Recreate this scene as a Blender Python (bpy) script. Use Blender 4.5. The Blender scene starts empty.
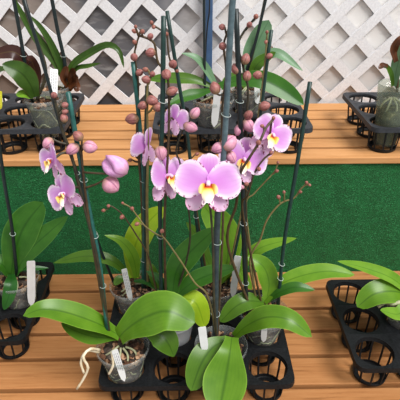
import bpy, bmesh, math, random
from mathutils import Vector, Matrix
random.seed(7)
R = math.radians
scn = bpy.context.scene
COL = scn.collection

# ------------------------------------------------------------------ camera
F = 490.0; CH = 0.965
TH = math.atan(280/490); YAW = R(-1.0)
rzm = Matrix.Rotation(YAW, 3, 'Z')
RT = rzm @ Vector((1, 0, 0))
FW = rzm @ Vector((0, math.cos(TH), -math.sin(TH)))
UP = rzm @ Vector((0, math.sin(TH), math.cos(TH)))
CAM = Vector((0, 0, CH))
cd = bpy.data.cameras.new('camera'); cam = bpy.data.objects.new('camera', cd); COL.objects.link(cam)
cam.location = CAM
cam.rotation_euler = Matrix((RT, UP, -FW)).transposed().to_euler()
cd.sensor_width = 36; cd.lens = 36*F/400; cd.clip_start = 0.02
scn.camera = cam

def ray(px, py): return FW + RT*((px-200)/F) + UP*((200-py)/F)
def at(px, py, Y):
    d = ray(px, py); return CAM + d*(Y/d.y)
def az(px, py, Z):
    d = ray(px, py); return CAM + d*((Z-CH)/d.z)
def depth(p): return (p-CAM).dot(FW)
def P(t): return at(*t)

# ------------------------------------------------------------------ materials
def srgb(h):
    h = h.lstrip('#'); v = [int(h[i:i+2], 16)/255 for i in (0, 2, 4)]
    return tuple((c/12.92 if c <= .04045 else ((c+.055)/1.055)**2.4) for c in v) + (1,)
class NT:
    def __init__(s, name):
        s.m = bpy.data.materials.new(name); s.m.use_nodes = True
        s.t = s.m.node_tree; s.b = s.t.nodes['Principled BSDF']; s.out = s.t.nodes['Material Output']
    def n(s, typ, **kw):
        x = s.t.nodes.new(typ)
        for k, v in kw.items():
            if k in x.inputs: x.inputs[k].default_value = v
            else: setattr(x, k, v)
        return x
    def l(s, a, b): s.t.links.new(a, b)
    def ramp(s, fac, stops):
        r = s.n('ShaderNodeValToRGB'); e = r.color_ramp.elements
        while len(e) < len(stops): e.new(.5)
        for el, (p, c) in zip(e, stops): el.position = p; el.color = c
        s.l(fac, r.inputs['Fac']); return r.outputs['Color']
    def coords(s, scale=(1, 1, 1), src='Object', rot=(0, 0, 0)):
        tc = s.n('ShaderNodeTexCoord'); mp = s.n('ShaderNodeMapping'); mp.inputs['Scale'].default_value = scale
        mp.inputs['Rotation'].default_value = rot
        s.l(tc.outputs[src], mp.inputs['Vector']); return mp.outputs['Vector']
    def noise(s, vec, sc, det=4, ro=.55):
        x = s.n('ShaderNodeTexNoise'); x.inputs['Scale'].default_value = sc; x.inputs['Detail'].default_value = det; x.inputs['Roughness'].default_value = ro
        s.l(vec, x.inputs['Vector']); return x.outputs['Fac']
    def mix(s, fac, a, b, typ='MIX'):
        x = s.n('ShaderNodeMix', data_type='RGBA', blend_type=typ)
        for v, i in ((fac, 0), (a, 6), (b, 7)):
            if hasattr(v, 'links'): s.l(v, x.inputs[i])
            else: x.inputs[i].default_value = v
        return x.outputs[2]
    def bump(s, h, st, dist=.01):
        x = s.n('ShaderNodeBump'); x.inputs['Strength'].default_value = st; x.inputs['Distance'].default_value = dist
        s.l(h, x.inputs['Height']); s.l(x.outputs['Normal'], s.b.inputs['Normal'])
    def set(s, **kw):
        for k, v in kw.items():
            i = s.b.inputs[k.replace('_', ' ')]
            if hasattr(v, 'links'): s.l(v, i)
            else: i.default_value = v
        return s.m

def simple(name, c1, c2, rough=.5, sc=60, bump=0, spec=.5):
    t = NT(name); v = t.coords(); f = t.noise(v, sc)
    t.set(Base_Color=t.ramp(f, [(.3, srgb(c1)), (.7, srgb(c2))]), Roughness=rough)
    t.b.inputs['Specular IOR Level'].default_value = spec
    if bump: t.bump(f, bump)
    return t.m

def wood(name, dark, mid, light):
    t = NT(name)
    v = t.coords((1.3, 22, 22)); f = t.noise(v, 5, 7, .65)
    c = t.ramp(f, [(.28, srgb(dark)), (.45, srgb(mid)), (.7, srgb(light))])
    f2 = t.noise(t.coords((1, 4, 4)), 3, 3)
    c = t.mix(t.ramp(f2, [(.4, (0, 0, 0, 1)), (.75, (.35, .35, .35, 1))]), c, srgb(light))
    k = t.noise(t.coords((5, 30, 30)), 4, 2)
    c = t.mix(t.ramp(k, [(.7, (0, 0, 0, 1)), (.8, (.45, .45, .45, 1))]), c, srgb(dark))
    t.set(Base_Color=c, Roughness=.62); t.b.inputs['Specular IOR Level'].default_value = .25
    t.bump(f, .25, .004); return t.m
M = {}
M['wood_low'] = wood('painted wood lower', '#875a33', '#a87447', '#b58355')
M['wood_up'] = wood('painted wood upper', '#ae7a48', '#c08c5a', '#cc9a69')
M['wood_leg'] = wood('weathered wood frame', '#4a3524', '#6b4d33', '#80603f')

t = NT('artificial turf'); v = t.coords((1, 1, 1.6))
f = t.noise(v, 260, 5, .75); f2 = t.noise(v, 34, 4)
c = t.ramp(f, [(.36, srgb('#013312')), (.46, srgb('#066c2f')), (.57, srgb('#128b45')), (.68, srgb('#74c592'))])  # palest stop paints the glints on the blades into the turf colour
c = t.mix(t.ramp(f2, [(.35, (0, 0, 0, 1)), (.7, (.5, .5, .5, 1))]), c, srgb('#055a28'))
t.set(Base_Color=c, Roughness=.6); t.bump(f, 1.0, .01); M['turf'] = t.m

t = NT('black tray plastic'); f = t.noise(t.coords(), 190, 4)
t.set(Base_Color=t.ramp(f, [(.3, srgb('#0f1011')), (.75, srgb('#222427'))]), Roughness=.5); t.b.inputs['Specular IOR Level'].default_value = .25; t.bump(f, .25, .002); M['tray'] = t.m
M['tray_grey'] = simple('dusty grey tray plastic', '#26282c', '#383b41', .55, 120)

t = NT('lattice white vinyl'); f = t.noise(t.coords((1, 1, 1)), 160, 5, .7)
t.set(Base_Color=t.ramp(f, [(.3, srgb('#d3d2d4')), (.7, srgb('#eae9ea'))]), Roughness=.55); t.bump(f, .08, .002); M['lattice'] = t.m

# the sheeting seen through the lattice: taupe at one end, dark in the middle, pale at the other, with reflections painted in as streaks
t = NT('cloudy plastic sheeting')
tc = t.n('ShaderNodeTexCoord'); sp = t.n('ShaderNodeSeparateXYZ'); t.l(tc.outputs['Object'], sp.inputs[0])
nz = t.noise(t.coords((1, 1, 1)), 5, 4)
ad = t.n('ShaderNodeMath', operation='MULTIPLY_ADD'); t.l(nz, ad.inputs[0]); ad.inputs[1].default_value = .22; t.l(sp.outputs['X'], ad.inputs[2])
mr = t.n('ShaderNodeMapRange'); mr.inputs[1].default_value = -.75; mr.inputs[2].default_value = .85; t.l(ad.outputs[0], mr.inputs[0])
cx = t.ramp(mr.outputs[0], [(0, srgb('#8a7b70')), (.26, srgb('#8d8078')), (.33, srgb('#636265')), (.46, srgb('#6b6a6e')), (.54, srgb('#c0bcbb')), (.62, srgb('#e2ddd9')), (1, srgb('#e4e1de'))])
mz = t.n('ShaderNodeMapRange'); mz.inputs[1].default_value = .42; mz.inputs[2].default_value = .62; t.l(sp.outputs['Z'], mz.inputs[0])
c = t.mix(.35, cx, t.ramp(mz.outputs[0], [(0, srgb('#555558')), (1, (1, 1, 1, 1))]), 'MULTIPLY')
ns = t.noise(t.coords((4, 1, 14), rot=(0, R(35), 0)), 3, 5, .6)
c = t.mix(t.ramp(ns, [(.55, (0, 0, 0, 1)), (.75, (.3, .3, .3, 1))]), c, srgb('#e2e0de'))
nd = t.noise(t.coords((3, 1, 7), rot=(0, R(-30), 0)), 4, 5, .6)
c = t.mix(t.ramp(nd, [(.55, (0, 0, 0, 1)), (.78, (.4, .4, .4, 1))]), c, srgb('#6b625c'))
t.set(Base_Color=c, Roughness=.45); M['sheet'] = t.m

M['post'] = simple('blue painted steel', '#3f5a7d', '#4d6a8e', .5, 30)
M['cable'] = simple('black rubber', '#0e0f12', '#1b1c20', .5, 40)
M['floor'] = simple('gravel darkened for shade', '#191714', '#2c2925', .9, 60, .4)  # floor colour darkened to stand in for shade below the slat gaps

def leafmat(name, base, hi, mid, under=None, edge=None):
    t = NT(name)
    a = t.n('ShaderNodeAttribute', attribute_name='lf'); s = t.n('ShaderNodeSeparateColor'); t.l(a.outputs['Color'], s.inputs[0])
    f = t.noise(t.coords(), 22, 3)
    c = t.ramp(f, [(.3, srgb(base)), (.72, srgb(hi))])
    # fine parallel veins
    w = t.n('ShaderNodeMath', operation='SINE'); m1 = t.n('ShaderNodeMath', operation='MULTIPLY'); t.l(s.outputs[0], m1.inputs[0]); m1.inputs[1].default_value = 34
    t.l(m1.outputs[0], w.inputs[0])
    c = t.mix(t.ramp(w.outputs[0], [(.2, (0, 0, 0, 1)), (1, (.10, .10, .10, 1))]), c, srgb(mid))
    c = t.mix(t.ramp(s.outputs[0], [(0, (.75, .75, .75, 1)), (.05, (.35, .35, .35, 1)), (.12, (0, 0, 0, 1))]), c, srgb(mid))
    c = t.mix(t.ramp(s.outputs[0], [(.93, (0, 0, 0, 1)), (1, (.7, .7, .7, 1))]), c, srgb(edge or hi))
    if under:
        g = t.n('ShaderNodeNewGeometry'); c = t.mix(g.outputs['Backfacing'], c, srgb(under))
    t.set(Base_Color=c, Roughness=.33)
    t.b.inputs['Specular IOR Level'].default_value = .32
    # leaves let some light through
    tr = t.n('ShaderNodeBsdfTranslucent'); t.l(c, tr.inputs[0]); mx = t.n('ShaderNodeMixShader'); mx.inputs[0].default_value = .12
    t.l(t.b.outputs[0], mx.inputs[1]); t.l(tr.outputs[0], mx.inputs[2]); t.l(mx.outputs[0], t.out.inputs['Surface'])
    return t.m
M['leaf'] = leafmat('fresh green leaf', '#4e7615', '#628822', '#33580c', edge='#8ab040')
M['leaf_mid'] = leafmat('mid green leaf', '#416416', '#517420', '#2b4c0d', edge='#789e3c')
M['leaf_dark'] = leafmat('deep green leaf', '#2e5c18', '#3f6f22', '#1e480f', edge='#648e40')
M['leaf_deep'] = leafmat('very dark green leaf', '#1f4f1a', '#2f6424', '#163e12', edge='#4b7a3a')  # a darker green than the deep green leaf
M['leaf_yel'] = leafmat('yellowing leaf', '#86a81e', '#a5bb30', '#6c9016', edge='#bcc850')
M['leaf_lime'] = leafmat('light yellow green leaf', '#5b861d', '#73992c', '#426b12', edge='#93b348')
M['leaf_olive'] = leafmat('dark olive leaf with reddish margin', '#2f4a17', '#456322', '#24390f', edge='#5a3a28')
M['leaf_grey'] = leafmat('greyish green leaf', '#5c7f5c', '#759472', '#48694a', edge='#8ba888')
M['leaf_purple'] = leafmat('purple flushed leaf', '#3a2220', '#4a2c26', '#5a4a2a', under='#3a1f22')
M['leaf_brown'] = leafmat('withered brown leaf', '#4a2c1a', '#6b3f24', '#3a2214')

def petalmat(name, centre, mid, edge, spot, spots=.5, e0=.74):
    t = NT(name)
    a = t.n('ShaderNodeAttribute', attribute_name='pt'); s = t.n('ShaderNodeSeparateColor'); t.l(a.outputs['Color'], s.inputs[0])
    # R edge closeness, G along, B across
    c = t.ramp(s.outputs[0], [(0, srgb(centre)), (.45, srgb(mid)), (.8, srgb(edge)), (1, srgb(edge))])
    w = t.n('ShaderNodeMath', operation='SINE'); m1 = t.n('ShaderNodeMath', operation='MULTIPLY'); t.l(s.outputs[2], m1.inputs[0]); m1.inputs[1].default_value = 46
    t.l(m1.outputs[0], w.inputs[0])
    c = t.mix(t.ramp(w.outputs[0], [(.3, (0, 0, 0, 1)), (1, (.22, .22, .22, 1))]), c, srgb(centre))
    f = t.noise(t.coords(), 16, 2)
    k = t.n('ShaderNodeMath', operation='MULTIPLY'); t.l(t.ramp(s.outputs[0], [(e0, (0, 0, 0, 1)), (min(.98, e0+.16), (1, 1, 1, 1))]), k.inputs[0])
    t.l(t.ramp(f, [(.53, (0, 0, 0, 1)), (.58, (1, 1, 1, 1))]), k.inputs[1])
    k2 = t.n('ShaderNodeMath', operation='MULTIPLY'); t.l(k.outputs[0], k2.inputs[0]); k2.inputs[1].default_value = spots
    c = t.mix(k2.outputs[0], c, srgb(spot))
    t.set(Base_Color=c, Roughness=.55); t.b.inputs['Specular IOR Level'].default_value = .2
    tr = t.n('ShaderNodeBsdfTranslucent'); t.l(c, tr.inputs[0]); mx = t.n('ShaderNodeMixShader'); mx.inputs[0].default_value = .3
    t.l(t.b.outputs[0], mx.inputs[1]); t.l(tr.outputs[0], mx.inputs[2]); t.l(mx.outputs[0], t.out.inputs['Surface'])
    return t.m
M['petal'] = petalmat('lilac pink petal', '#dc96e2', '#ecbef0', '#faeaf8', '#8c1a55', .85)
M['sepal'] = petalmat('pale pink sepal', '#cf80d4', '#e8b8e8', '#faeef8', '#8c1a55', .75)
M['sepal_low'] = petalmat('spotted lower sepal', '#e2b0dc', '#eccbe6', '#eec4de', '#7c1244', 1, .42)
t = NT('orchid lip')
a = t.n('ShaderNodeAttribute', attribute_name='pt'); s_ = t.n('ShaderNodeSeparateColor'); t.l(a.outputs['Color'], s_.inputs[0])
c = t.ramp(s_.outputs[1], [(0, srgb('#a81f28')), (.20, srgb('#c23a2a')), (.28, srgb('#e8b038')), (.42, srgb('#f2d890')), (1, srgb('#faeef0'))])
t.set(Base_Color=c, Roughness=.5); M['lip'] = t.m
M['column'] = simple('orchid column', '#e7b4dc', '#f2dcec', .5, 80)
def budmat(name, a1, a2, a3, line):
    t = NT(name); at_ = t.n('ShaderNodeAttribute', attribute_name='bd'); s = t.n('ShaderNodeSeparateColor'); t.l(at_.outputs['Color'], s.inputs[0])
    f = t.noise(t.coords((3, 3, 1)), 3.2, 4)
    c = t.ramp(f, [(.35, srgb(a1)), (.65, srgb(a2))])
    c = t.mix(t.ramp(s.outputs[1], [(0, (.9, .9, .9, 1)), (.4, (0, 0, 0, 1))]), c, srgb(a3))
    c = t.mix(t.ramp(s.outputs[0], [(.0, (.8, .8, .8, 1)), (.32, (0, 0, 0, 1))]), c, srgb(line))
    t.set(Base_Color=c, Roughness=.5); return t.m
M['bud'] = budmat('dusky pink bud', '#87524f', '#a87069', '#8f7a54', '#5f2e31')
M['bud_pink'] = budmat('swelling pink bud', '#c07f9a', '#d59fae', '#a88c64', '#84406a')
M['bud_lilac'] = budmat('parting lilac bud', '#d193c6', '#e4b4dc', '#b58a94', '#a4508c')
M['bud_small'] = budmat('small brown bud', '#8a5348', '#a06a5c', '#7f6a44', '#5d3630')
M['stem_brown'] = simple('brown green flower stem', '#3d2f1e', '#58462c', .5, 60)
M['stem_green'] = simple('olive flower stem', '#6a5c36', '#857a4e', .5, 60)
M['stem_dark'] = simple('dark flower stem', '#2f2b20', '#46402c', .5, 60)
M['stake_dark'] = simple('dark green coated stake', '#15302c', '#1f403a', .4, 90)
M['stake_teal'] = simple('teal coated stake', '#1f4f4a', '#2f6a62', .4, 90)
M['stake_black'] = simple('black green stake', '#10191a', '#1c2a2b', .4, 90)
M['stake_grey'] = simple('grey green stake', '#44565c', '#5f7278', .45, 90)
M['stake_slate'] = simple('dark slate stake', '#2c373b', '#414e52', .45, 90)
M['clip'] = simple('clear white clip', '#8d9a94', '#b9c2bd', .3, 50)
M['bark'] = None
t = NT('fir bark chips'); vo = t.n('ShaderNodeTexVoronoi'); vo.inputs['Scale'].default_value = 90; t.l(t.coords(), vo.inputs['Vector'])
sv = t.n('ShaderNodeSeparateColor'); t.l(vo.outputs['Color'], sv.inputs[0])
t.set(Base_Color=t.ramp(sv.outputs[0], [(0, srgb('#2b1a12')), (.4, srgb('#5a3b28')), (.75, srgb('#8a6347')), (1, srgb('#b9977a'))]), Roughness=.85); M['bark'] = t.m
M['root'] = simple('silvery green root', '#838a62', '#aeac8e', .6, 60)
M['root_white'] = simple('dry white root', '#cdbb98', '#e4d8bf', .6, 60)
def plastic_clear(name, col, tr_f, rough=.12):
    t = NT(name)
    t.set(Base_Color=srgb(col), Roughness=rough)
    tp = t.n('ShaderNodeBsdfTransparent'); tp.inputs[0].default_value = (.93, .95, .93, 1)
    fr = t.noise(t.coords(), 9, 2)
    mr = t.n('ShaderNodeMapRange'); mr.inputs[3].default_value = tr_f-.15; mr.inputs[4].default_value = min(.95, tr_f+.15); t.l(fr, mr.inputs[0])
    mx = t.n('ShaderNodeMixShader'); t.l(mr.outputs[0], mx.inputs[0]); t.l(t.b.outputs[0], mx.inputs[1]); t.l(tp.outputs[0], mx.inputs[2])
    t.l(mx.outputs[0], t.out.inputs['Surface']); return t.m
M['pot_clear'] = plastic_clear('clear pot plastic', '#b4b8b8', .80)
M['pot_milky'] = plastic_clear('milky pot plastic', '#dcdee2', .28)
M['vase'] = plastic_clear('clear tumbler', '#9aa392', .84, .08)
t = NT('mossy root filling'); f = t.noise(t.coords((1, 1, .7)), 30, 3, .6)
t.set(Base_Color=t.ramp(f, [(.34, srgb('#14170b')), (.5, srgb('#33371b')), (.6, srgb('#565630')), (.72, srgb('#8f8c66'))]), Roughness=.8); t.bump(f, .8, .01); M['fill_moss'] = t.m
t = NT('bark and root filling'); f = t.noise(t.coords((1, 1, .7)), 30, 3, .6)
t.set(Base_Color=t.ramp(f, [(.36, srgb('#1a1411')), (.47, srgb('#3a2f27')), (.58, srgb('#5d5148')), (.7, srgb('#8d857b'))]), Roughness=.8); t.bump(f, .8, .01); M['fill_root'] = t.m
t = NT('printed plant tag'); tc = t.n('ShaderNodeTexCoord'); 
wv = t.n('ShaderNodeTexWave', bands_direction='Z'); wv.inputs['Scale'].default_value = 22; wv.inputs['Distortion'].default_value = 6; wv.inputs['Detail'].default_value = 4; wv.inputs['Detail Scale'].default_value = 6
t.l(tc.outputs['Generated'], wv.inputs['Vector'])
M['tag'] = simple('white plastic tag', '#cbcbc9', '#dadad8', .45, 30)
M['tag_print'] = simple('grey print', '#8d8d92', '#a2a2a6', .6, 30)
M['tag_yellow'] = simple('yellow plastic tag', '#d8d022', '#e8e24a', .45, 30)

# ------------------------------------------------------------------ object helpers
def obj(name, bm, mat, parent=None, smooth=True, off=None):
    me = bpy.data.meshes.new(name)
    if off is not None: bmesh.ops.translate(bm, verts=bm.verts, vec=-off)
    bm.to_mesh(me); bm.free()
    if smooth:
        for p in me.polygons: p.use_smooth = True
    for m in (mat if isinstance(mat, (list, tuple)) else [mat]): me.materials.append(m)
    o = bpy.data.objects.new(name, me); COL.objects.link(o); o.parent = parent
    return o
def tag(o, label=None, cat=None, group=None, kind=None):
    if label: o['label'] = label
    if cat: o['category'] = cat
    if group: o['group'] = group
    if kind: o['kind'] = kind
    return o
def empty(name, loc, label, cat, group=None):
    o = bpy.data.objects.new(name, None); o.empty_display_size = .02; COL.objects.link(o); o.location = loc
    return tag(o, label, cat, group)

def spline(pts, n):
    """Catmull-Rom through pts, resampled to n points evenly by length."""
    p = [Vector(q) for q in pts]
    if len(p) == 2: return [p[0].lerp(p[1], i/(n-1)) for i in range(n)]
    e = [p[0]*2-p[1]] + p + [p[-1]*2-p[-2]]; out = []
    for i in range(1, len(e)-2):
        for k in range(16):
            t = k/16; a, b, c, d = e[i-1:i+3]
            out.append(.5*((2*b)+(c-a)*t+(2*a-5*b+4*c-d)*t*t+(3*b-a-3*c+d)*t**3))
    out.append(p[-1])
    L = [0]
    for a, b in zip(out, out[1:]): L.append(L[-1]+(b-a).length)
    res = []; j = 0
    for i in range(n):
        s = L[-1]*i/(n-1)
        while j < len(L)-2 and L[j+1] < s: j += 1
        f = (s-L[j])/max(1e-9, L[j+1]-L[j]); res.append(out[j].lerp(out[j+1], min(1, f)))
    return res
def tube(bm, pts, r0, r1=None, seg=8, lumps=0):
    r1 = r0 if r1 is None else r1; n = len(pts); rings = []
    t0 = (pts[1]-pts[0]).normalized(); u = t0.orthogonal().normalized()
    for i, p in enumerate(pts):
        t = (pts[min(i+1, n-1)]-pts[max(i-1, 0)]).normalized()
        u = (u-t*u.dot(t)).normalized(); v = t.cross(u)
        r = (r0+(r1-r0)*i/(n-1))*(1+lumps*math.sin(i*2.3))
        rings.append([bm.verts.new(p+(u*math.cos(a)+v*math.sin(a))*r) for a in [2*math.pi*k/seg for k in range(seg)]])
    for a, b in zip(rings, rings[1:]):
        for k in range(seg): bm.faces.new((a[k], a[(k+1) % seg], b[(k+1) % seg], b[k]))
    bm.faces.new(rings[0][::-1]); bm.faces.new(rings[-1])
def lathe(bm, prof, seg=40, closed=False):
    rings = []
    for r, z in prof: rings.append([bm.verts.new((r*math.cos(2*math.pi*k/seg), r*math.sin(2*math.pi*k/seg), z)) for k in range(seg)])
    for a, b in zip(rings, rings[1:]):
        for k in range(seg): bm.faces.new((a[k], a[(k+1) % seg], b[(k+1) % seg], b[k]))
    return rings
def box(bm, lo, hi, bev=0):
    r = bmesh.ops.create_cube(bm, size=1); vs = r['verts']
    for v in vs: v.co = Vector([lo[i]+(v.co[i]+.5)*(hi[i]-lo[i]) for i in range(3)])
    if bev:
        es = list({e for v in vs for e in v.link_edges})
        bmesh.ops.bevel(bm, geom=es, offset=bev, segments=2, profile=.5, affect='EDGES')

# ------------------------------------------------------------------ setting
bm = bmesh.new(); box(bm, (-2.2, -.6, -.8), (2.2, 2.0, -.75)); tag(obj('floor', bm, M['floor'], smooth=False), kind='structure')
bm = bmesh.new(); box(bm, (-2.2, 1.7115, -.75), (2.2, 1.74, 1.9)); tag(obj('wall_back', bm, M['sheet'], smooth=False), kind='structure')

# ------------------------------------------------------------------ stepped display bench
ZU = .397; YR = 1.226
bench = empty('display_bench', (0, .9, -.75), 'stepped plant bench of tan painted boards with green turf on the riser', 'bench')
OB = Vector((0, .9, -.75))
bm = bmesh.new(); gaps = [.61, .70, .789, .883, .970, 1.059, 1.144, YR+.001]
for a, b in zip(gaps, gaps[1:]): box(bm, (-1.15, a+(.006), -.022), (1.15, b-(.006 if b < 1.2 else 0), 0), .0025)
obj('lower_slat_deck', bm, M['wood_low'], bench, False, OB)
bm = bmesh.new(); gaps = [YR-.011, 1.292, 1.365, 1.435, 1.523, 1.611, 1.690]
for a, b in zip(gaps, gaps[1:]): box(bm, (-1.15, a+.007, ZU-.020), (1.15, b-.007, ZU), .0025)
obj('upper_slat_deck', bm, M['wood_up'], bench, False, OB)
bm = bmesh.new()
r_ = bmesh.ops.create_grid(bm, x_segments=160, y_segments=30, size=1)
for v in bm.verts:
    x, y = v.co.x*1.15, v.co.y
    v.co = Vector((x, YR+.002+.0022*math.sin(x*23+y)+.0015*math.sin(x*61+y*4), -.02+(ZU-.001)*(y+1)/2))
obj('turf_skirt', bm, M['turf'], bench, True, OB)
for x in (-1.0, -.34, .34, 1.0):
    for lo, hi in (((x-.02, .63, -.09), (x+.02, 1.21, -.0225)), ((x-.02, 1.24, ZU-.085), (x+.02, 1.66, ZU-.0205))):
        bm = bmesh.new(); box(bm, lo, hi); obj('bearer', bm, M['wood_leg'], bench, False, OB)
for x in (-1.0, 1.0):
    for y, z in ((.66, -.09), (1.26, ZU-.085), (1.64, ZU-.085)):
        bm = bmesh.new(); box(bm, (x-.03, y-.02, -.75), (x+.03, y+.02, z)); obj('leg', bm, M['wood_leg'], bench, False, OB)

# ------------------------------------------------------------------ lattice panel
def clip_poly(poly, x0, x1, z0, z1):
    for ax, lim, sg in ((0, x0, 1), (0, x1, -1), (1, z0, 1), (1, z1, -1)):
        out = []
        for i, p in enumerate(poly):
            q = poly[(i+1) % len(poly)]; dp = sg*(p[ax]-lim); dq = sg*(q[ax]-lim)
            if dp >= 0: out.append(p)
            if dp*dq < 0:
                f = dp/(dp-dq); out.append((p[0]+f*(q[0]-p[0]), p[1]+f*(q[1]-p[1])))
        poly = out
        if not poly: return []
    return poly
bm = bmesh.new()
tilt = R(1.3); cx0, cz0 = .487, .622          # an opening's centre
pit = .1432; hw = .0163
for layer, sgn, y0 in ((0, 1, 1.698), (1, -1, 1.7005)):
    dx, dz = math.cos(R(45)*sgn+tilt), math.sin(R(45)*sgn+tilt)
    nx, nz = -dz, dx
    for k in range(-34, 35):
        off = (k+.5)*pit/math.sqrt(2)
        ox, oz = cx0+nx*off, cz0+nz*off
        poly = [(ox+dx*s+nx*h, oz+dz*s+nz*h) for s, h in ((-3, -hw), (3, -hw), (3, hw), (-3, hw))]
        poly = clip_poly(poly, -1.3, 1.3, -.75, 1.30)
        if len(poly) < 3: continue
        f = [bm.verts.new((x, y0, z)) for x, z in poly]; b = [bm.verts.new((x, y0+.006, z)) for x, z in poly]
        bm.faces.new(f); bm.faces.new(b[::-1])
        for i in range(len(f)): bm.faces.new((f[i], b[i], b[(i+1) % len(f)], f[(i+1) % len(f)]))
bmesh.ops.recalc_face_normals(bm, faces=bm.faces)
lat = obj('lattice_panel', bm, M['lattice'], None, False)
tag(lat, 'white vinyl diamond lattice panel standing behind the upper shelf', 'lattice')

bm = bmesh.new(); box(bm, (.042, 1.664, ZU), (.070, 1.692, 1.25), .002)
tag(obj('steel_post', bm, M['post'], None, False), 'thin blue painted steel post in front of the white lattice', 'post')
bm = bmesh.new()
tube(bm, spline([at(209, -30, 1.655), at(209.5, 8, 1.655), at(207.5, 25, 1.655), at(206, 45, 1.655), at(205.5, 70, 1.655), at(206, 96, 1.65)], 30), .0022)
tag(obj('black_cable', bm, M['cable']), 'thin black cable hanging down the face of the blue post', 'cable')

# ------------------------------------------------------------------ carrier trays
PX, PY, TT = .1085, .105, .080      # cell pitch, tray height
HR = .0448
def tray_plate(nc, nr):
    bm = bmesh.new(); S = 56; W = nc*PX/2+.001; D = nr*PY/2+.001; rc = .022
    def rnd(x, y):
        ax, ay = abs(x)-(W-rc), abs(y)-(D-rc)
        if ax > 0 and ay > 0:
            l = math.hypot(ax, ay)
            if l > rc: x = math.copysign(W-rc+ax/l*rc, x); y = math.copysign(D-rc+ay/l*rc, y)
        return x, y
    for c in range(nc):
        for r in range(nr):
            x0 = (c-(nc-1)/2)*PX; y0 = (r-(nr-1)/2)*PY
            hx = [PX/2]*2; hy = [PY/2]*2
            inn, mid, out, low = [], [], [], []
            for k in range(S):
                a = 2*math.pi*(k+.5)/S; ca, sa = math.cos(a), math.sin(a)
                inn.append(bm.verts.new((x0+HR*ca, y0+HR*sa, 0)))
                low.append(bm.verts.new((x0+(HR-.002)*ca, y0+(HR-.002)*sa, -.010)))
                f = 1/max(abs(ca)/(PX/2), abs(sa)/(PY/2))
                x, y = x0+ca*f, y0+sa*f
                if abs(abs(math.atan2(abs(sa), abs(ca)))-math.atan2(PY, PX)) < math.pi/S:      # the ring point nearest a cell corner sits on it
                    x, y = x0+math.copysign(PX/2, ca), y0+math.copysign(PY/2, sa)
                if c == 0 and x < x0-PX/2+1e-6: x = -W
                if c == nc-1 and x > x0+PX/2-1e-6: x = W
                if r == 0 and y < y0-PY/2+1e-6: y = -D
                if r == nr-1 and y > y0+PY/2-1e-6: y = D
                x, y = rnd(x, y)
                out.append(bm.verts.new((x, y, .0015)))
            for k in range(S):
                j = (k+1) % S
                bm.faces.new((inn[k], out[k], out[j], inn[j])); bm.faces.new((low[k], inn[k], inn[j], low[j]))
    # fill the square corners between neighbouring rings
    bmesh.ops.remove_doubles(bm, verts=bm.verts, dist=.0004)
    bd = [e for e in bm.edges if e.is_boundary and all(abs(v.co.z-.0015) < 1e-5 for v in e.verts)]
    inner = [e for e in bd if all(abs(v.co.x) < W-.004 and abs(v.co.y) < D-.004 for v in e.verts)]
    if inner: bmesh.ops.holes_fill(bm, edges=inner, sides=12)
    bd = [e for e in bm.edges if e.is_boundary and all(abs(v.co.z-.0015) < 1e-5 for v in e.verts)]
    ex = bmesh.ops.extrude_edge_only(bm, edges=bd)
    for v in [g for g in ex['geom'] if isinstance(g, bmesh.types.BMVert)]: v.co.z = -.012; v.co.x *= 1.004; v.co.y *= 1.004
    bmesh.ops.recalc_face_normals(bm, faces=bm.faces)
    return bm
def basket_bm():
    bm = bmesh.new(); S = 60
    prof = [(HR-.0015, -.004), (HR-.003, -.010), (.0405, -.040), (.0368, -.070), (.0363, -.0755), (.034, -.078), (.0255, -.078)]
    rings = []
    for r, z in prof: rings.append([bm.verts.new((r*math.cos(2*math.pi*k/S), r*math.sin(2*math.pi*k/S), z)) for k in range(S)])
    for i, (a, b) in enumerate(zip(rings, rings[1:])):
        for k in range(S):
            if i in (1, 2) and k % 6 != 0: continue     # open windows between the ribs
            bm.faces.new((a[k], a[(k+1) % S], b[(k+1) % S], b[k]))
    bmesh.ops.delete(bm, geom=[v for v in bm.verts if not v.link_faces], context='VERTS')
    return bm
_basket = None
TRAYS = {}
def tray(key, cx, cy, z, label, mat):
    global _basket
    root = empty('carrier_tray', (cx, cy, z), label, 'plant tray', 'black plant carrier trays')
    p = obj('top_plate', tray_plate(4, 3), mat, root, False)
    p.location = (0, 0, TT); md = p.modifiers.new('s', 'SOLIDIFY'); md.thickness = .003; md.offset = -1
    for c in range(4):
        for r in range(3):
            if _basket is None:
                b = obj('basket', basket_bm(), M['tray'], root, False); _basket = b
                md = b.modifiers.new('s', 'SOLIDIFY'); md.thickness = .0028; md.offset = -1
            else:
                b = _basket.copy(); COL.objects.link(b); b.parent = root
            b.location = ((c-1.5)*PX, (r-1)*PY, TT)
    TRAYS[key] = (cx, cy, z)
def cell(key, c, r):
    x, y, z = TRAYS[key]; return Vector((x+(c-1.5)*PX, y+(r-1)*PY, z))
W2, D2 = 2*PX+.001, 1.5*PY+.001
tray('mid', -.213+W2+.001, .728+D2, 0, 'black plant carrier tray holding six pots in the middle of the lower shelf', M['tray'])
tray('right', .372+W2, .768+D2, 0, 'black carrier tray on the lower shelf with three empty cells facing the middle tray', M['tray'])
tray('left', -.410-W2, .866+D2, 0, 'black carrier tray at the left end of the lower shelf, pushed back to the turf', M['tray'])
tray('uleft', -.345-W2, 1.240+D2, ZU, 'dusty grey carrier tray at the left end of the upper shelf', M['tray_grey'])
tray('umid', .329-W2, 1.232+D2, ZU, 'dark carrier tray on the upper shelf directly behind the pink flowers', M['tray_grey'])
tray('uright', .487+W2, 1.232+D2, ZU, 'dark carrier tray at the right end of the upper shelf holding a clear tumbler', M['tray_grey'])

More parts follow.
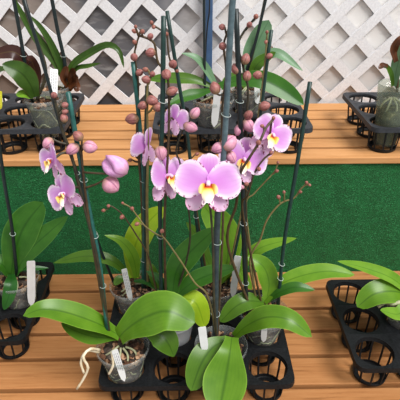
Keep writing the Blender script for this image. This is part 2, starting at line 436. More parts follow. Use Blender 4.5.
# ------------------------------------------------------------------ plant part builders
def leaf(parent, pts, wpx, mat='leaf', fold=.18, base=.3, peak=.58, tip=.55, up=.45, off=None, nl=22, nw=10, wave=.0, maxk=2.2):
    """pts: centre line as (px, py, Y); wpx: widest apparent width."""
    c3 = [P(p) for p in pts]; cl = spline(c3, nl)
    bm = bmesh.new(); lay = bm.verts.layers.float_color.new('lf'); rows = []
    side_prev = None
    for i, p in enumerate(cl):
        t = i/(nl-1)
        tg = (cl[min(i+1, nl-1)]-cl[max(i-1, 0)]).normalized()
        v = (CAM-p).normalized(); n = (v*(1-up)+Vector((0, 0, 1))*up); n = (n-tg*n.dot(tg)).normalized()
        b = tg.cross(n).normalized()
        bp = b-v*b.dot(v); tp = tg-v*tg.dot(v)
        app = bp.cross(tp).length/max(1e-6, tp.length) if tp.length > .15 else bp.length
        k = min(maxk, 1/max(.2, app))
        if t < peak:
            s = t/peak; s = s*s*(3-2*s); pr = base+(1-base)*s
        else: pr = max(0, 1-((t-peak)/(1-peak))**2)**tip
        w = wpx*.5*depth(p)/F*pr*k
        row = []
        for j in range(nw+1):
            s = -1+2*j/nw
            q = p+b*(s*w)+n*(w*fold*(abs(s)**1.4-.35))+n*(w*wave*math.sin(t*9+s*2)*abs(s))
            vt = bm.verts.new(q); vt[lay] = (abs(s), t, 0, 1); row.append(vt)
        rows.append(row)
    for a, b_ in zip(rows, rows[1:]):
        for j in range(nw): bm.faces.new((a[j], a[j+1], b_[j+1], b_[j]))
    o = obj('leaf', bm, M[mat], parent, True, off)
    return o

def petal_bm(L, W, base=.25, peak=.55, tip=.5, cup=.1, ruf=.0, nl=16, nw=14, bm=None, rot=0, back=0.0):
    """Flat blade along +X in the XZ plane, facing -Y."""
    bm = bm or bmesh.new(); lay = bm.verts.layers.float_color.get('pt') or bm.verts.layers.float_color.new('pt'); rows = []
    cr, sr = math.cos(rot), math.sin(rot)
    for i in range(nl+1):
        t = i/nl
        if t < peak:
            s = t/peak; pr = base+(1-base)*math.sin(s*math.pi/2)**.9
        else: pr = max(0, 1-((t-peak)/(1-peak))**2)**tip
        row = []
        for j in range(nw+1):
            s = -1+2*j/nw; x = L*t; z = W*pr*s
            y = -cup*L*(s*s*.5*pr-.3*math.sin(t*2.4)) + ruf*L*math.sin(t*13+s*5)*max(abs(s), t)**3 + back*L*t
            e = max(abs(s)**2 * (1 if t > .25 else t*4), t**4)
            v = bm.verts.new((x*cr-z*sr, y, x*sr+z*cr)); v[lay] = (e, t, .5+.5*s, 1); row.append(v)
        rows.append(row)
    for a, b in zip(rows, rows[1:]):
        for j in range(nw): bm.faces.new((a[j], b[j], b[j+1], a[j+1]))
    return bm
FM = {}
def flower_meshes():
    S = 1.0
    def mk(name, bm, mat):
        me = bpy.data.meshes.new(name); bmesh.ops.recalc_face_normals(bm, faces=bm.faces); bm.to_mesh(me); bm.free()
        for p in me.polygons: p.use_smooth = True
        me.materials.append(M[mat]); FM[name] = me
    # span of the open flower = 1 unit
    mk('petal_r', petal_bm(.52, .295, .34, .56, .46, .10, .02, rot=R(14)), 'petal')
    bm = petal_bm(.52, .295, .34, .56, .46, .10, .02, rot=R(14))
    for v in bm.verts: v.co.x *= -1
    mk('petal_l', bm, 'petal')
    mk('sepal_top', petal_bm(.47, .19, .42, .62, .5, .08, .012, rot=R(90), back=.05), 'sepal')
    mk('sepal_r', petal_bm(.50, .155, .42, .6, .6, .08, .02, rot=R(-56), back=.10), 'sepal_low')
    bm = petal_bm(.50, .155, .42, .6, .6, .08, .02, rot=R(-56), back=.10)
    for v in bm.verts: v.co.x *= -1
    mk('sepal_l', bm, 'sepal_low')
    # lip: two upright side lobes and a forward tongue with a forked tip
    bm = bmesh.new(); lay = bm.verts.layers.float_color.new('pt')
    n = 12; rows = []
    for i in range(n+1):
        t = i/n; row = []
        w = .055+.075*math.sin(min(1, t*1.25)*math.pi)**.8 if t < .8 else .055+.075*math.sin(1*math.pi)**2+.02*(1-t)
        w = max(.02, .06+.055*math.sin(t*math.pi))
        for j in range(9):
            s = -1+j/4
            v = bm.verts.new((w*s, -.10-.16*math.sin(t*1.5)+.05*s*s, .01-.27*t)); v[lay] = (abs(s), .02+t*.98, 0, 1); row.append(v)
        rows.append(row)
    for a, b in zip(rows, rows[1:]):
        for j in range(8): bm.faces.new((a[j], b[j], b[j+1], a[j+1]))
    for sg in (-1, 1):
        rows = []
        for i in range(9):
            t = i/8; row = []
            for j in range(7):
                s = -1+j/3; w = .075*math.sin(max(.12, t)*math.pi*.93)**.6
                v = bm.verts.new((sg*(.04+.13*t), -.07-.12*math.sin(t*2.2), -.03+w*s-.05*t)); v[lay] = (abs(s), .20+.30*t, 0, 1); row.append(v)
            rows.append(row)
        for a, b in zip(rows, rows[1:]):
            for j in range(6): bm.faces.new((a[j], b[j], b[j+1], a[j+1]))
        pts = [Vector((sg*.03, -.25, -.25)), Vector((sg*.07, -.26, -.29)), Vector((sg*.10, -.24, -.27)), Vector((sg*.09, -.23, -.23))]
        k0 = len(bm.verts); tube(bm, spline(pts, 8), .012, .004, 6); bm.verts.ensure_lookup_table()
        for v in bm.verts[k0:]: v[lay] = (0, .9, 0, 1)
    for v in bm.verts: v.co.x *= .86
    mk('lip', bm, 'lip')
    bm = bmesh.new(); tube(bm, spline([Vector((0, .02, -.01)), Vector((0, -.06, .03)), Vector((0, -.13, .02)), Vector((0, -.16, -.01))], 8), .04, .03, 10)
    mk('column', bm, 'column')
flower_meshes()
CRIMSON = simple('lip throat crimson', '#a81f2c', '#c8392f', .5, 40)
def flower(plant, px, py, Y, size_px, yaw=0, pitch=0, roll=0, off=None, stem=None, curl=None, squash=(1, 1, 1)):
    """yaw: turn to the viewer's right (degrees), pitch: nod downward; face looks at the camera when all are 0."""
    c = at(px, py, Y); s = size_px*depth(c)/F
    v = (CAM-c).normalized()
    back = -v; rt = Vector((0, 0, 1)).cross(v).normalized(); upv = v.cross(rt)
    base = Matrix((rt, back, upv)).transposed()
    rot = base @ Matrix.Rotation(R(yaw), 3, 'Z') @ Matrix.Rotation(R(pitch), 3, 'X') @ Matrix.Rotation(R(roll), 3, 'Y')
    m4 = Matrix.Translation(c-off) @ rot.to_4x4() @ Matrix.Diagonal((s*squash[0], s*squash[1], s*squash[2], 1))
    fl = bpy.data.objects.new('flower', FM['column']); COL.objects.link(fl); fl.parent = plant; fl.matrix_local = m4
    for nm, me, y, ex in (('sepal', 'sepal_top', .02, (0, 0)), ('sepal', 'sepal_l', .03, (0, 0)), ('sepal', 'sepal_r', .03, (0, 0)),
                      ('petal', 'petal_l', -.005, (1, 0)), ('petal', 'petal_r', -.012, (-1, 0)), ('lip', 'lip', 0, (0, 0))):
        o = bpy.data.objects.new(nm, FM[me]); COL.objects.link(o); o.parent = fl
        mm = Matrix.Translation((0, y, 0))
        if curl and nm == 'petal': mm = mm @ Matrix.Rotation(R(curl*ex[0]), 4, 'Z')
        o.matrix_local = mm
    return fl, c

# one bud mesh for all
def bud_mesh():
    me_ = {}
    bm = bmesh.new(); lay = bm.verts.layers.float_color.new('bd'); S = 24; rings = []
    prof = []
    for i in range(13):
        t = i/12; r = .38*math.sin(math.pi*(t**.88))**.6 if 0 < t < 1 else .015
        prof.append((r, t-.5, t))
    for r, z, t in prof:
        ring = []
        for k in range(S):
            a = 2*math.pi*k/S; d = abs(((k/S*3) % 1)-.5)*2     # three seams
            rr = r*(1-.07*(1-min(1, (1-d)*6)) )
            v = bm.verts.new((rr*math.cos(a), rr*math.sin(a), z)); v[lay] = (min(1, (1-d)*2.2), t, 0, 1); ring.append(v)
        rings.append(ring)
    for a, b in zip(rings, rings[1:]):
        for k in range(S): bm.faces.new((a[k], a[(k+1) % S], b[(k+1) % S], b[k]))
    bm.faces.new(rings[0][::-1]); bm.faces.new(rings[-1])
    for nm in ('bud', 'bud_pink', 'bud_small', 'bud_open'):
        if nm == 'bud_open':       # the sepals are starting to part: three lobes near the tip
            for v in bm.verts:
                t = v[lay][1]; a = math.atan2(v.co.y, v.co.x); f = max(0, t-.3)/.7
                k = 1+.48*f*math.cos(3*a+math.pi); v.co.x *= k; v.co.y *= k; v.co.z += .22*f*(math.cos(3*a+math.pi)-.4)*min(1, math.hypot(v.co.x, v.co.y)*6)
        me = bpy.data.meshes.new(nm); bm.to_mesh(me); me.materials.append(M['bud_lilac' if nm == 'bud_open' else nm])
        for p in me.polygons: p.use_smooth = True
        me_[nm] = me
    bm.free(); return me_
BUD = bud_mesh()
def spike(plant, pts, off, rpx=2.2, tip=.6, mat='stem_brown', buds=(), flowers=()):
    """Stem tube with pedicels in one mesh, buds as children. buds: (px, py, length px, kind, dir px or None)."""
    c3 = [P(p) for p in pts]; cl = spline(c3, max(12, 8*len(pts)))
    r = rpx*.5*depth(c3[0])/F
    bm = bmesh.new(); tube(bm, cl, r, r*tip, 7, .06)
    todo = []
    for b in buds:
        px, py, ln = b[0], b[1], b[2]*(1.1 if b[2] > 8 else 1); kind = b[3] if len(b) > 3 else 'bud'; dr = b[4] if len(b) > 4 else None
        # nearest stem point in the plane of the stem
        best = min(cl, key=lambda q: (q-at(px, py, q.y)).length)
        i = cl.index(best); c = at(px, py, best.y-(.004 if dr is None else .006))
        ln_m = ln*depth(c)/F
        d = (c-best)
        if dr is not None: d = RT*dr[0]-UP*dr[1]
        if d.length < 1e-4: d = UP.copy()
        d.normalize()
        att = cl[max(0, i-1)]
        bs = c-d*ln_m*.45
        if (bs-att).length > .003:
            tube(bm, spline([att, att.lerp(bs, .55)+Vector((0, 0, -.002)), bs], 7), r*.62, r*.5, 6)
        todo.append((c, d, ln_m, kind, b[5] if len(b) > 5 else 0))
    for f in flowers:
        best = min(cl, key=lambda q: (q-f).length)
        tube(bm, spline([best, best.lerp(f, .5)+Vector((0, 0, .006)), f], 9), r*.7, r*.55, 6)
    st = obj('flower_spike', bm, M[mat], plant, True, off)
    for c, d, ln_m, kind, fk in todo:
        o = bpy.data.objects.new('bud', BUD[kind]); COL.objects.link(o); o.parent = st
        q = d.to_track_quat('Z', 'Y').to_matrix().to_4x4(); fat = fk or random.uniform(.95, 1.12)
        o.matrix_local = Matrix.Translation(c-off) @ q @ Matrix.Diagonal((ln_m*fat, ln_m*fat, ln_m, 1))
    return st
def stake(plant, pts, off, wpx=4, mat='stake_dark', clips=()):
    c3 = [P(p) for p in pts]; cl = spline(c3, 14)
    r = wpx*.5*depth(c3[-1].lerp(c3[0], .5))/F
    bm = bmesh.new(); tube(bm, cl, r, r, 8); st = obj('stake', bm, M[mat], plant, True, off)
    for f in clips:
        i = min(12, int(f*13)); p = cl[i]; tgt = (cl[i+1]-cl[i]).normalized()
        bm = bmesh.new(); u = tgt.orthogonal().normalized(); w = tgt.cross(u); n = 16
        loop = [p+(u*math.cos(a)+w*math.sin(a))*r*1.55+tgt*(.002*math.sin(a)) for a in [2*math.pi*k/n for k in range(n+1)]]
        tube(bm, loop, .0007, .0007, 6); obj('clip', bm, M['clip'], st, True, off)
    return st

def pot_parts(plant, milky=False, fill='fill_root', s=1.0, sh=1.0):
    """Pot base at the plant's origin. Height .115, rim radius .058 (times s)."""
    H = .110*sh; rr = .0575*s; rb = .035*min(1, s*1.02)
    bm = bmesh.new()
    lathe(bm, [(.004, .002), (rb-.004, .002), (rb-.001, 0), (rb, .003), (rb+(rr-rb)*.45, H*.5), (rb+(rr-rb)*.88, H*.88), (rr-.001, H*.9), (rr+.0015, H*.92), (rr+.0015, H*.985), (rr, H), (rr-.0015, H*.985), (rr-.003, H*.9), (rb+(rr-rb)*.82, H*.8)], 48)
    p = obj('pot', bm, M['pot_milky' if milky else 'pot_clear'], plant)
    bm = bmesh.new(); rt = rb+(rr-rb)*.78
    rings = lathe(bm, [(.003, .005), (rb-.005, .005), (rb-.003, .008), (rb+(rr-rb)*.4-.003, H*.45), (rt-.0035, H*.80), (rt*.7, H*.83), (rt*.35, H*.84), (.002, H*.84)], 32)
    for v in bm.verts:
        if v.co.z > H*.7: v.co.z += random.uniform(-.003, .003)
    obj('root_mass', bm, M[fill], plant)
    bm = bmesh.new()
    for k in range(15):
        a = random.uniform(0, 6.28); z = H*random.uniform(.15, .75); da = random.choice((-1, 1))*random.uniform(.06, .13); dz = random.uniform(-.006, .006); pts = []
        for q in range(9):
            z = min(H*.78, max(.012, z+dz+random.uniform(-.004, .004))); a += da+random.uniform(-.05, .05)
            r = rb-.0035+(rr-rb)*.86*(z/H); pts.append(Vector((r*math.cos(a), r*math.sin(a), z)))
        tube(bm, spline(pts, 20), .0021, .0018, 6, .06)
    obj('root_tangle', bm, M['root'], plant)
    # loose bark chips on top
    bm = bmesh.new()
    for k in range(70):
        a = random.uniform(0, 6.28); q = rt*.93*math.sqrt(random.random()); sz = random.uniform(.003, .0075)
        m = Matrix.Translation((q*math.cos(a), q*math.sin(a), H*.84+random.uniform(0, .005))) @ Matrix.Rotation(random.uniform(0, 6.28), 4, Vector((random.random()-.5, random.random()-.5, random.random())).normalized()) @ Matrix.Diagonal((sz*1.5, sz, sz*.55, 1))
        bmesh.ops.create_icosphere(bm, subdivisions=1, radius=1, matrix=m)
    tag(obj('potting_bark', bm, M['bark'], plant, False), kind='stuff')
    return p
def roots(plant, lists, off, rpx=3, mat='root'):
    for pts in lists:
        bm = bmesh.new(); c3 = [P(p) for p in pts]; r = rpx*.5*depth(c3[0])/F
        tube(bm, spline(c3, 16), r, r*.8, 7, .08); obj('aerial_root', bm, M[mat], plant, True, off)
def small_roots(plant, n, z, rad, mat='root'):
    for k in range(n):
        a = random.uniform(0, 6.28); p0 = Vector((.008*math.cos(a), .008*math.sin(a), z+.016)); 
        p1 = Vector((rad*.55*math.cos(a+.3), rad*.55*math.sin(a+.3), z+.010)); p2 = Vector((rad*.88*math.cos(a+.1), rad*.88*math.sin(a+.1), z-.004))
        bm = bmesh.new(); tube(bm, spline([p0, p1, p2], 12), .0026, .0022, 7, .06); obj('aerial_root', bm, M[mat], plant)
PB = .043        # pot base height over the shelf
def orchid(c, label, milky=False, fill='fill_root', s=1.0, nroots=5):
    loc = Vector((c.x, c.y, c.z+PB))
    o = empty('potted_orchid', loc, label, 'orchid', 'potted moth orchids')
    pot_parts(o, milky, fill, s); small_roots(o, nroots, .110*.84, .048*s)
    return o, loc
def plant_tag(a, b, wpx, label, lines=4, mat='tag', yaw=0, tilt=None):
    """Flat pointed tag from its top a to its lower end b, both (px, py, Y)."""
    A, B = P(a), P(b); ax = (B-A); L = ax.length; ax.normalize()
    v = (CAM-A.lerp(B, .5)).normalized(); sd = ax.cross(v).normalized()
    if yaw: sd = Matrix.Rotation(R(yaw), 3, ax) @ sd
    n = sd.cross(ax).normalized(); n = n if n.dot(v) > 0 else -n
    w = wpx*.5*depth(A)/F; th = .0008
    bm = bmesh.new()
    prof = [(0, .82), (.02, 1), (.75, 1), (.9, .8), (1, .12)]
    f, k = [], []
    for sgn in (1, -1):
        for t, q in (prof if sgn == 1 else prof[::-1]):
            p = A+ax*L*t+sd*w*q*sgn; f.append(bm.verts.new(p+n*th)); k.append(bm.verts.new(p-n*th))
    bm.faces.new(f); bm.faces.new(k[::-1])
    for i in range(len(f)): j = (i+1) % len(f); bm.faces.new((f[i], k[i], k[j], f[j]))
    bmesh.ops.recalc_face_normals(bm, faces=bm.faces)
    bmesh.ops.translate(bm, verts=bm.verts, vec=-B)
    o = obj('plant_tag', bm, M[mat], None, False); o.location = B
    tag(o, label, 'plant tag', 'plant tags')
    if lines:
        bm = bmesh.new()
        for q in range(lines):
            s0 = -.55+1.1*q/max(1, lines-1); x = .10
            while x < .62:
                l = random.uniform(.03, .10)
                vs = [bm.verts.new(A+ax*L*tt+sd*w*(s0+d)+n*(th+.0003)-B) for tt, d in ((x, -.10), (x+l, -.10), (x+l, .10), (x, .10))]
                bm.faces.new(vs); x += l+.025
        obj('print', bm, M['tag_print'], o, False)
    return o

# ------------------------------------------------------------------ orchids on the lower shelf
# 1 front row, outer cell: hanging roots
o, L = orchid(cell('mid', 0, 0), 'orchid in a clear pot, dry white roots hanging outside over the tray edge', fill='fill_root', nroots=6)
Y = L.y
leaf(o, [(120, 336, Y), (112, 331, Y), (95, 322, Y-.01), (66, 312, Y-.02), (42, 309, Y-.03), (23, 316, Y-.04)], 23, 'leaf', base=.42, peak=.5, tip=.6, off=L, fold=.22)
leaf(o, [(118, 338, Y), (96, 337, Y-.005), (76, 331, Y-.01), (61, 323, Y-.01)], 17, 'leaf_mid', peak=.5, tip=.7, off=L)
leaf(o, [(119, 337, Y-.005), (128, 328, Y-.01), (145, 317, Y-.015), (168, 311, Y-.02), (195, 323, Y-.025)], 41, 'leaf', base=.4, peak=.55, tip=.5, off=L, fold=.15, up=.3)
leaf(o, [(143, 328, Y), (158, 333, Y), (168, 343, Y-.01), (174, 357, Y-.015)], 26, 'leaf_mid', base=.5, peak=.4, tip=.9, off=L, up=.3)
roots(o, [[(100, 350, Y-.02), (90, 349, Y-.05), (83, 357, Y-.065), (88, 367, Y-.065), (84, 378, Y-.065), (77, 389, Y-.068)],
          [(99, 352, Y-.02), (87, 351, Y-.05), (81, 362, Y-.062), (84, 373, Y-.064)]], L, 3, 'root_white')
roots(o, [[(112, 352, Y-.052), (113, 365, Y-.056), (109, 374, Y-.056)]], L, 3, 'root_white')
st1 = stake(o, [(107, 330, Y-.002), (100, 266, Y), (87, 198, Y), (68, 92, Y)], L, 4.6, 'stake_teal', (.28, .5, .76))
YS = Y-.006
f1, c1 = flower(o, 65, 194, YS-.02, 46, yaw=-52, pitch=5, roll=-24, off=L, curl=8)
f2, c2 = flower(o, 53, 160, YS-.02, 42, yaw=-66, pitch=0, roll=-10, off=L, curl=14)
spike(o, [(109, 332, Y), (97, 258, YS), (84, 205, YS), (77, 178, YS), (71, 153, YS), (63, 132, YS), (58, 112, YS), (54, 97, YS)], L, 3.6, .55, 'stem_dark',
      [(54, 95, 8), (65, 105, 8), (65, 111.5, 7), (64, 118, 9, 'bud', (-.3, -1)), (48, 143, 12, 'bud_pink', (-.6, .6))], [c1, c2])
spike(o, [(106, 320, Y), (92, 240, YS), (85, 190, YS), (82, 160, YS), (81, 145, YS)], L, 3.2, .6, 'stem_brown',
      [(78, 136, 11, 'bud', (-.5, -.5)), (72.5, 149, 14, 'bud_pink', (-.7, .5)), (90, 147, 14, 'bud_pink', (1, .1)), (116.5, 166, 24, 'bud_open', (-.75, -.55), 1.1), (111, 185, 17, 'bud_pink', (.6, .5), 1.25)])

# 2 front row centre: big pink flower on the grey stake
o, L = orchid(cell('mid', 2, 0), 'orchid on a thick grey stake with the one wide open front facing pink flower', fill='fill_root', nroots=6)
Y = L.y
leaf(o, [(232, 337, Y-.018), (230, 352, Y-.052), (226, 376, Y-.085), (219, 412, Y-.135)], 44, 'leaf', base=.3, peak=.62, tip=.5, off=L, fold=.14, up=.25)
leaf(o, [(228, 340, Y-.008), (213, 347, Y-.03), (201, 364, Y-.06), (191, 391, Y-.09)], 28, 'leaf_mid', base=.35, peak=.5, tip=.6, off=L, up=.3)
leaf(o, [(234, 337, Y-.006), (246, 326, Y-.02), (266, 317, Y-.04), (290, 320, Y-.055), (312, 337, Y-.07)], 23, 'leaf', base=.35, peak=.55, tip=.65, off=L, fold=.2, up=.35)
stake(o, [(215, 345, Y+.012), (217, 230, Y+.008), (221, 185, Y+.008)], L, 6, 'stake_slate', (.3, .75))
stake(o, [(221, 185, Y+.008), (225, 134, Y+.008), (230, 40, Y+.008), (234.5, -25, Y+.008)], L, 6.2, 'stake_grey', (.45,))
f, cc = flower(o, 208, 184, Y-.04, 66, yaw=2, pitch=4, roll=2, off=L)
spike(o, [(217, 343, Y), (214, 300, Y-.008), (213, 250, Y-.008), (211, 215, Y-.012), (208, 196, Y-.02)], L, 2.6, .7, 'stem_dark', [], [cc])
spike(o, [(218, 343, Y), (208, 297, Y+.002), (195, 283, Y+.002), (180, 260, Y), (165, 239, Y), (158, 235, Y), (146, 227, Y), (138, 217, Y), (131, 208, Y), (123, 203, Y)], L, 2.2, .55, 'stem_green',
      [(162, 231, 6, 'bud_small'), (137, 224, 5.5, 'bud_small'), (132, 208.5, 5, 'bud_small'), (122.5, 203, 4, 'bud_small')])
spike(o, [(217, 343, Y+.02), (223, 220, Y+.02), (222, 140, Y+.02), (222, 108, Y+.02), (226, 74, Y+.02), (224, 52, Y+.02), (223.5, 44, Y+.02), (226, 36, Y+.02), (231, 22, Y+.02)], L, 2.6, .6, 'stem_brown',
      [(222, 27, 7.5), (222.5, 46, 9.5), (215, 88, 12.5, 'bud', (-.3, -1)), (230, 17.5, 5, 'bud_small'), (229, 143, 17, 'bud_pink', (.6, -.6)), (218, 148, 13, 'bud_pink', (-.8, .3)), (231, 157, 13, 'bud_pink', (.5, .8))])

# 3 second row, pot with milky wall
o, L = orchid(cell('mid', 1, 1), 'orchid in a milky white pot behind the broad front leaf, with one yellowing leaf', milky=True, nroots=3)
Y = L.y
leaf(o, [(172, 304, Y), (182, 299, Y-.01), (196, 303, Y-.02), (205, 327, Y-.03)], 21, 'leaf_yel', base=.55, peak=.5, tip=.5, off=L, up=.35)
leaf(o, [(172, 300, Y), (176, 272, Y+.02), (190, 252, Y+.04), (217, 227, Y+.06)], 25, 'leaf_dark', base=.4, peak=.5, tip=.75, off=L, up=.35)
leaf(o, [(173, 300, Y), (188, 285, Y+.005), (208, 275, Y+.01), (237, 267, Y+.02)], 18, 'leaf_dark', base=.4, peak=.5, tip=.75, off=L, fold=.3)
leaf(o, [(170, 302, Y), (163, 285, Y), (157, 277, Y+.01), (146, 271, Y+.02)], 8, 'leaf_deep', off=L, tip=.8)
stake(o, [(161.5, 308, Y-.005), (160, 200, Y-.002), (162.5, 110, Y), (163.6, 16, Y)], L, 4.4, 'stake_dark', (.38, .62, .84))
f, cc = flower(o, 166, 177, Y-.01, 54, yaw=48, pitch=-2, roll=-2, off=L, curl=12)
f, c5 = flower(o, 174, 120, Y+.02, 34, yaw=138, pitch=6, roll=-10, off=L, curl=10)
spike(o, [(166, 310, Y), (164.5, 240, Y-.012), (165, 205, Y-.012), (168, 150, Y), (169, 112, Y+.01), (168, 80, Y), (163, 69, Y), (157.5, 61, Y), (154.5, 44, Y), (148, 38.5, Y), (139.5, 35.5, Y), (136, 29, Y)], L, 2.8, .6, 'stem_brown',
      [(166.5, 74.5, 11.5), (150.5, 52.5, 10), (150.5, 36.2, 7.5), (142.5, 31.5, 5.5, 'bud_small'), (135.5, 26.5, 4.5, 'bud_small'), (172, 91, 11.5, 'bud', (.8, -.3)), (161, 153, 14, 'bud_pink', (.2, 1))], [cc, c5])
spike(o, [(160, 308, Y+.01), (150, 262, Y), (144, 247, Y), (137, 236, Y), (128, 222, Y), (121, 213, Y), (113, 207, Y), (108, 205, Y)], L, 1.9, .6, 'stem_brown',
      [(122, 217, 6, 'bud_small'), (103.5, 210.5, 4.5, 'bud_small', (-1, .2)), (108.5, 206, 4.5, 'bud_small')])
spike(o, [(172, 308, Y+.01), (190, 240, Y+.01), (181, 168, Y+.01), (176, 150, Y+.01), (186, 122, Y+.01)], L, 2.2, .6, 'stem_dark',
      [(190.5, 127, 14, 'bud_pink', (.8, .3)), (195, 113, 12, 'bud_pink', (.5, -.7)), (197, 154, 5, 'bud_small')])

# 4 second row outer: right stake and long leaf
o, L = orchid(cell('mid', 3, 1), 'orchid with a long pale leaf reaching from the middle tray toward the right tray', nroots=5)
Y = L.y
leaf(o, [(264, 302, Y), (278, 286, Y+.005), (300, 276, Y+.01), (328, 271, Y+.01), (355, 275, Y)], 17, 'leaf_lime', base=.45, peak=.5, tip=.6, off=L, fold=.2)
leaf(o, [(266, 302, Y), (280, 292, Y-.01), (296, 287, Y-.015), (315, 290, Y-.02)], 11, 'leaf_dark', base=.4, off=L, tip=.8)
leaf(o, [(266, 302, Y), (269, 283, Y+.01), (263, 266, Y+.02), (247, 256, Y+.03)], 20, 'leaf_lime', base=.4, peak=.5, tip=.65, off=L, up=.3)
leaf(o, [(264, 302, Y-.003), (248, 301, Y-.02), (235, 307, Y-.03), (220, 322, Y-.04)], 19, 'leaf_mid', base=.45, peak=.45, tip=.6, off=L, up=.35)
stake(o, [(278, 306, Y), (284, 244, Y), (297, 165, Y), (310, 82, Y)], L, 4, 'stake_dark', (.18, .3))
stake(o, [(248, 318, Y-.01), (244.5, 265, Y-.01), (243, 200, Y-.01), (240, 110, Y-.01), (236, 9, Y-.01)], L, 4.6, 'stake_black', (.18, .42, .62, .78))
f, ca = flower(o, 243, 160, Y-.05, 50, yaw=14, pitch=4, roll=14, off=L)
f, cb = flower(o, 270, 135, Y-.035, 48, yaw=34, pitch=6, roll=24, off=L, curl=8)
spike(o, [(262, 307, Y), (243, 214, Y-.03), (248, 195, Y-.05), (254, 174, Y-.055), (263, 160, Y-.055), (272, 152, Y-.05)], L, 2.4, .6, 'stem_brown',
      [(246.5, 184, 5.5, 'bud_small'), (259, 169, 5, 'bud_small'), (271, 152.5, 5, 'bud_small'), (242, 187, 6, 'bud_pink')])
spike(o, [(252, 312, Y-.012), (228, 245, Y-.03), (236, 205, Y-.05), (240, 175, Y-.085), (248, 160, Y-.09), (260, 141, Y-.085), (266, 128, Y-.07), (274, 118, Y-.05)], L, 3, .65, 'stem_brown',
      [(258.5, 142.5, 6.5, 'bud_small'), (262, 126, 5, 'bud_small'), (273.5, 118, 5, 'bud_small')], [ca, cb])
spike(o, [(258, 308, Y), (250, 262, Y), (260, 240, Y), (266, 222, Y), (275, 209, Y), (283, 202, Y), (294, 198, Y), (300, 190, Y), (307, 183, Y)], L, 2.4, .6, 'stem_green',
      [(278.5, 197, 5.5, 'bud_small'), (284, 192, 4, 'bud_small'), (300.5, 192, 4.5, 'bud_small'), (306.5, 182.5, 4.5, 'bud_small'), (309.5, 185, 4, 'bud_small')])
spike(o, [(256, 310, Y), (252, 262, Y+.01), (246, 206, Y), (254, 194, Y), (265, 182, Y), (275, 171, Y), (278, 162, Y)], L, 2, .6, 'stem_green',
      [(277, 171, 4.5, 'bud_small'), (278, 162.5, 4, 'bud_small')])
spike(o, [(247, 312, Y), (246, 200, Y), (246, 130, Y), (248, 90, Y), (243, 66, Y), (238, 46, Y), (243, 33, Y), (250, 24, Y), (256, 17, Y)], L, 2.4, .7, 'stem_dark',
      [(256, 16.5, 6.5, 'bud_small'), (249.5, 24.5, 7.5), (245.5, 59, 11, 'bud', (.3, -1)), (236, 69, 11, 'bud', (-.4, -.9)), (247, 76, 10, 'bud', (.2, -1)), (248.5, 115, 11, 'bud'), (248.5, 125.5, 14, 'bud_pink', (.5, .8)), (239, 130, 12, 'bud_pink', (-.4, .9))])

# 5 third row, at the left
o, L = orchid(cell('mid', 0, 2), 'orchid in a back row pot with a tall yellow green leaf against the turf', nroots=4)
Y = L.y
leaf(o, [(133, 278, Y), (134, 250, Y+.02), (145, 226, Y+.04), (164, 207, Y+.06)], 26, 'leaf_yel', base=.4, peak=.55, tip=.6, off=L, up=.15)
leaf(o, [(137, 278, Y), (133, 257, Y-.01), (121, 241, Y-.01), (104, 235, Y-.01)], 12, 'leaf_lime', base=.5, peak=.45, tip=.9, off=L)
leaf(o, [(131, 278, Y), (112, 261, Y), (86, 256, Y), (53, 263, Y)], 12, 'leaf_mid', base=.45, peak=.5, tip=.9, off=L)
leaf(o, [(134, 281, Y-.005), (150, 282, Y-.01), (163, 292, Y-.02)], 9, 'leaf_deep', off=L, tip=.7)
leaf(o, [(141, 276, Y), (148, 266, Y), (154, 276, Y-.01), (158, 292, Y-.02)], 10, 'leaf_mid', off=L, tip=.7)
leaf(o, [(128, 280, Y-.005), (120, 279, Y-.01), (114, 285, Y-.02)], 8, 'leaf_mid', off=L, tip=.7)
stake(o, [(115, 285, Y), (97, 240, Y), (78, 176, Y), (60, 124, Y), (45, 70, Y), (22, -8, Y)], L, 3.4, 'stake_black', (.3, .48))
stake(o, [(143, 288, Y), (144, 200, Y), (140.5, 135, Y), (133, 62, Y)], L, 4, 'stake_teal', (.2, .55))
stake(o, [(146, 290, Y-.004), (145, 188, Y-.004), (147, 86, Y-.004)], L, 3.4, 'stake_dark', (.5, .7))
f, cc = flower(o, 147, 146, Y-.01, 42, yaw=-118, pitch=-12, roll=10, off=L, curl=20)
spike(o, [(144, 286, Y), (142, 205, Y), (139, 160, Y), (137, 130, Y), (138, 100, Y), (138, 80, Y), (136, 66, Y), (134.5, 54, Y), (137, 42, Y), (139, 36, Y), (141, 29, Y)], L, 3, .5, 'stem_brown',
      [(134, 57, 8.5), (134.5, 42, 6, 'bud_small'), (134.5, 31, 6.5, 'bud_small'), (139.5, 72.5, 8.5), (132, 119, 13, 'bud', (-1, .1)), (133, 155, 5, 'bud_small'), (130, 160, 5, 'bud_small')], [cc])
spike(o, [(148, 286, Y-.006), (147, 200, Y-.01), (148, 150, Y-.01), (147, 110, Y-.01), (147.5, 86, Y-.01), (150, 78, Y-.01), (153, 71, Y-.01)], L, 3.4, .5, 'stem_green',
      [(145.5, 69.5, 6.5, 'bud_small'), (152.5, 74, 7), (146, 79.5, 9.5), (152, 100.5, 12), (142.5, 105.5, 10), (158, 107, 11, 'bud', (.9, -.1))])

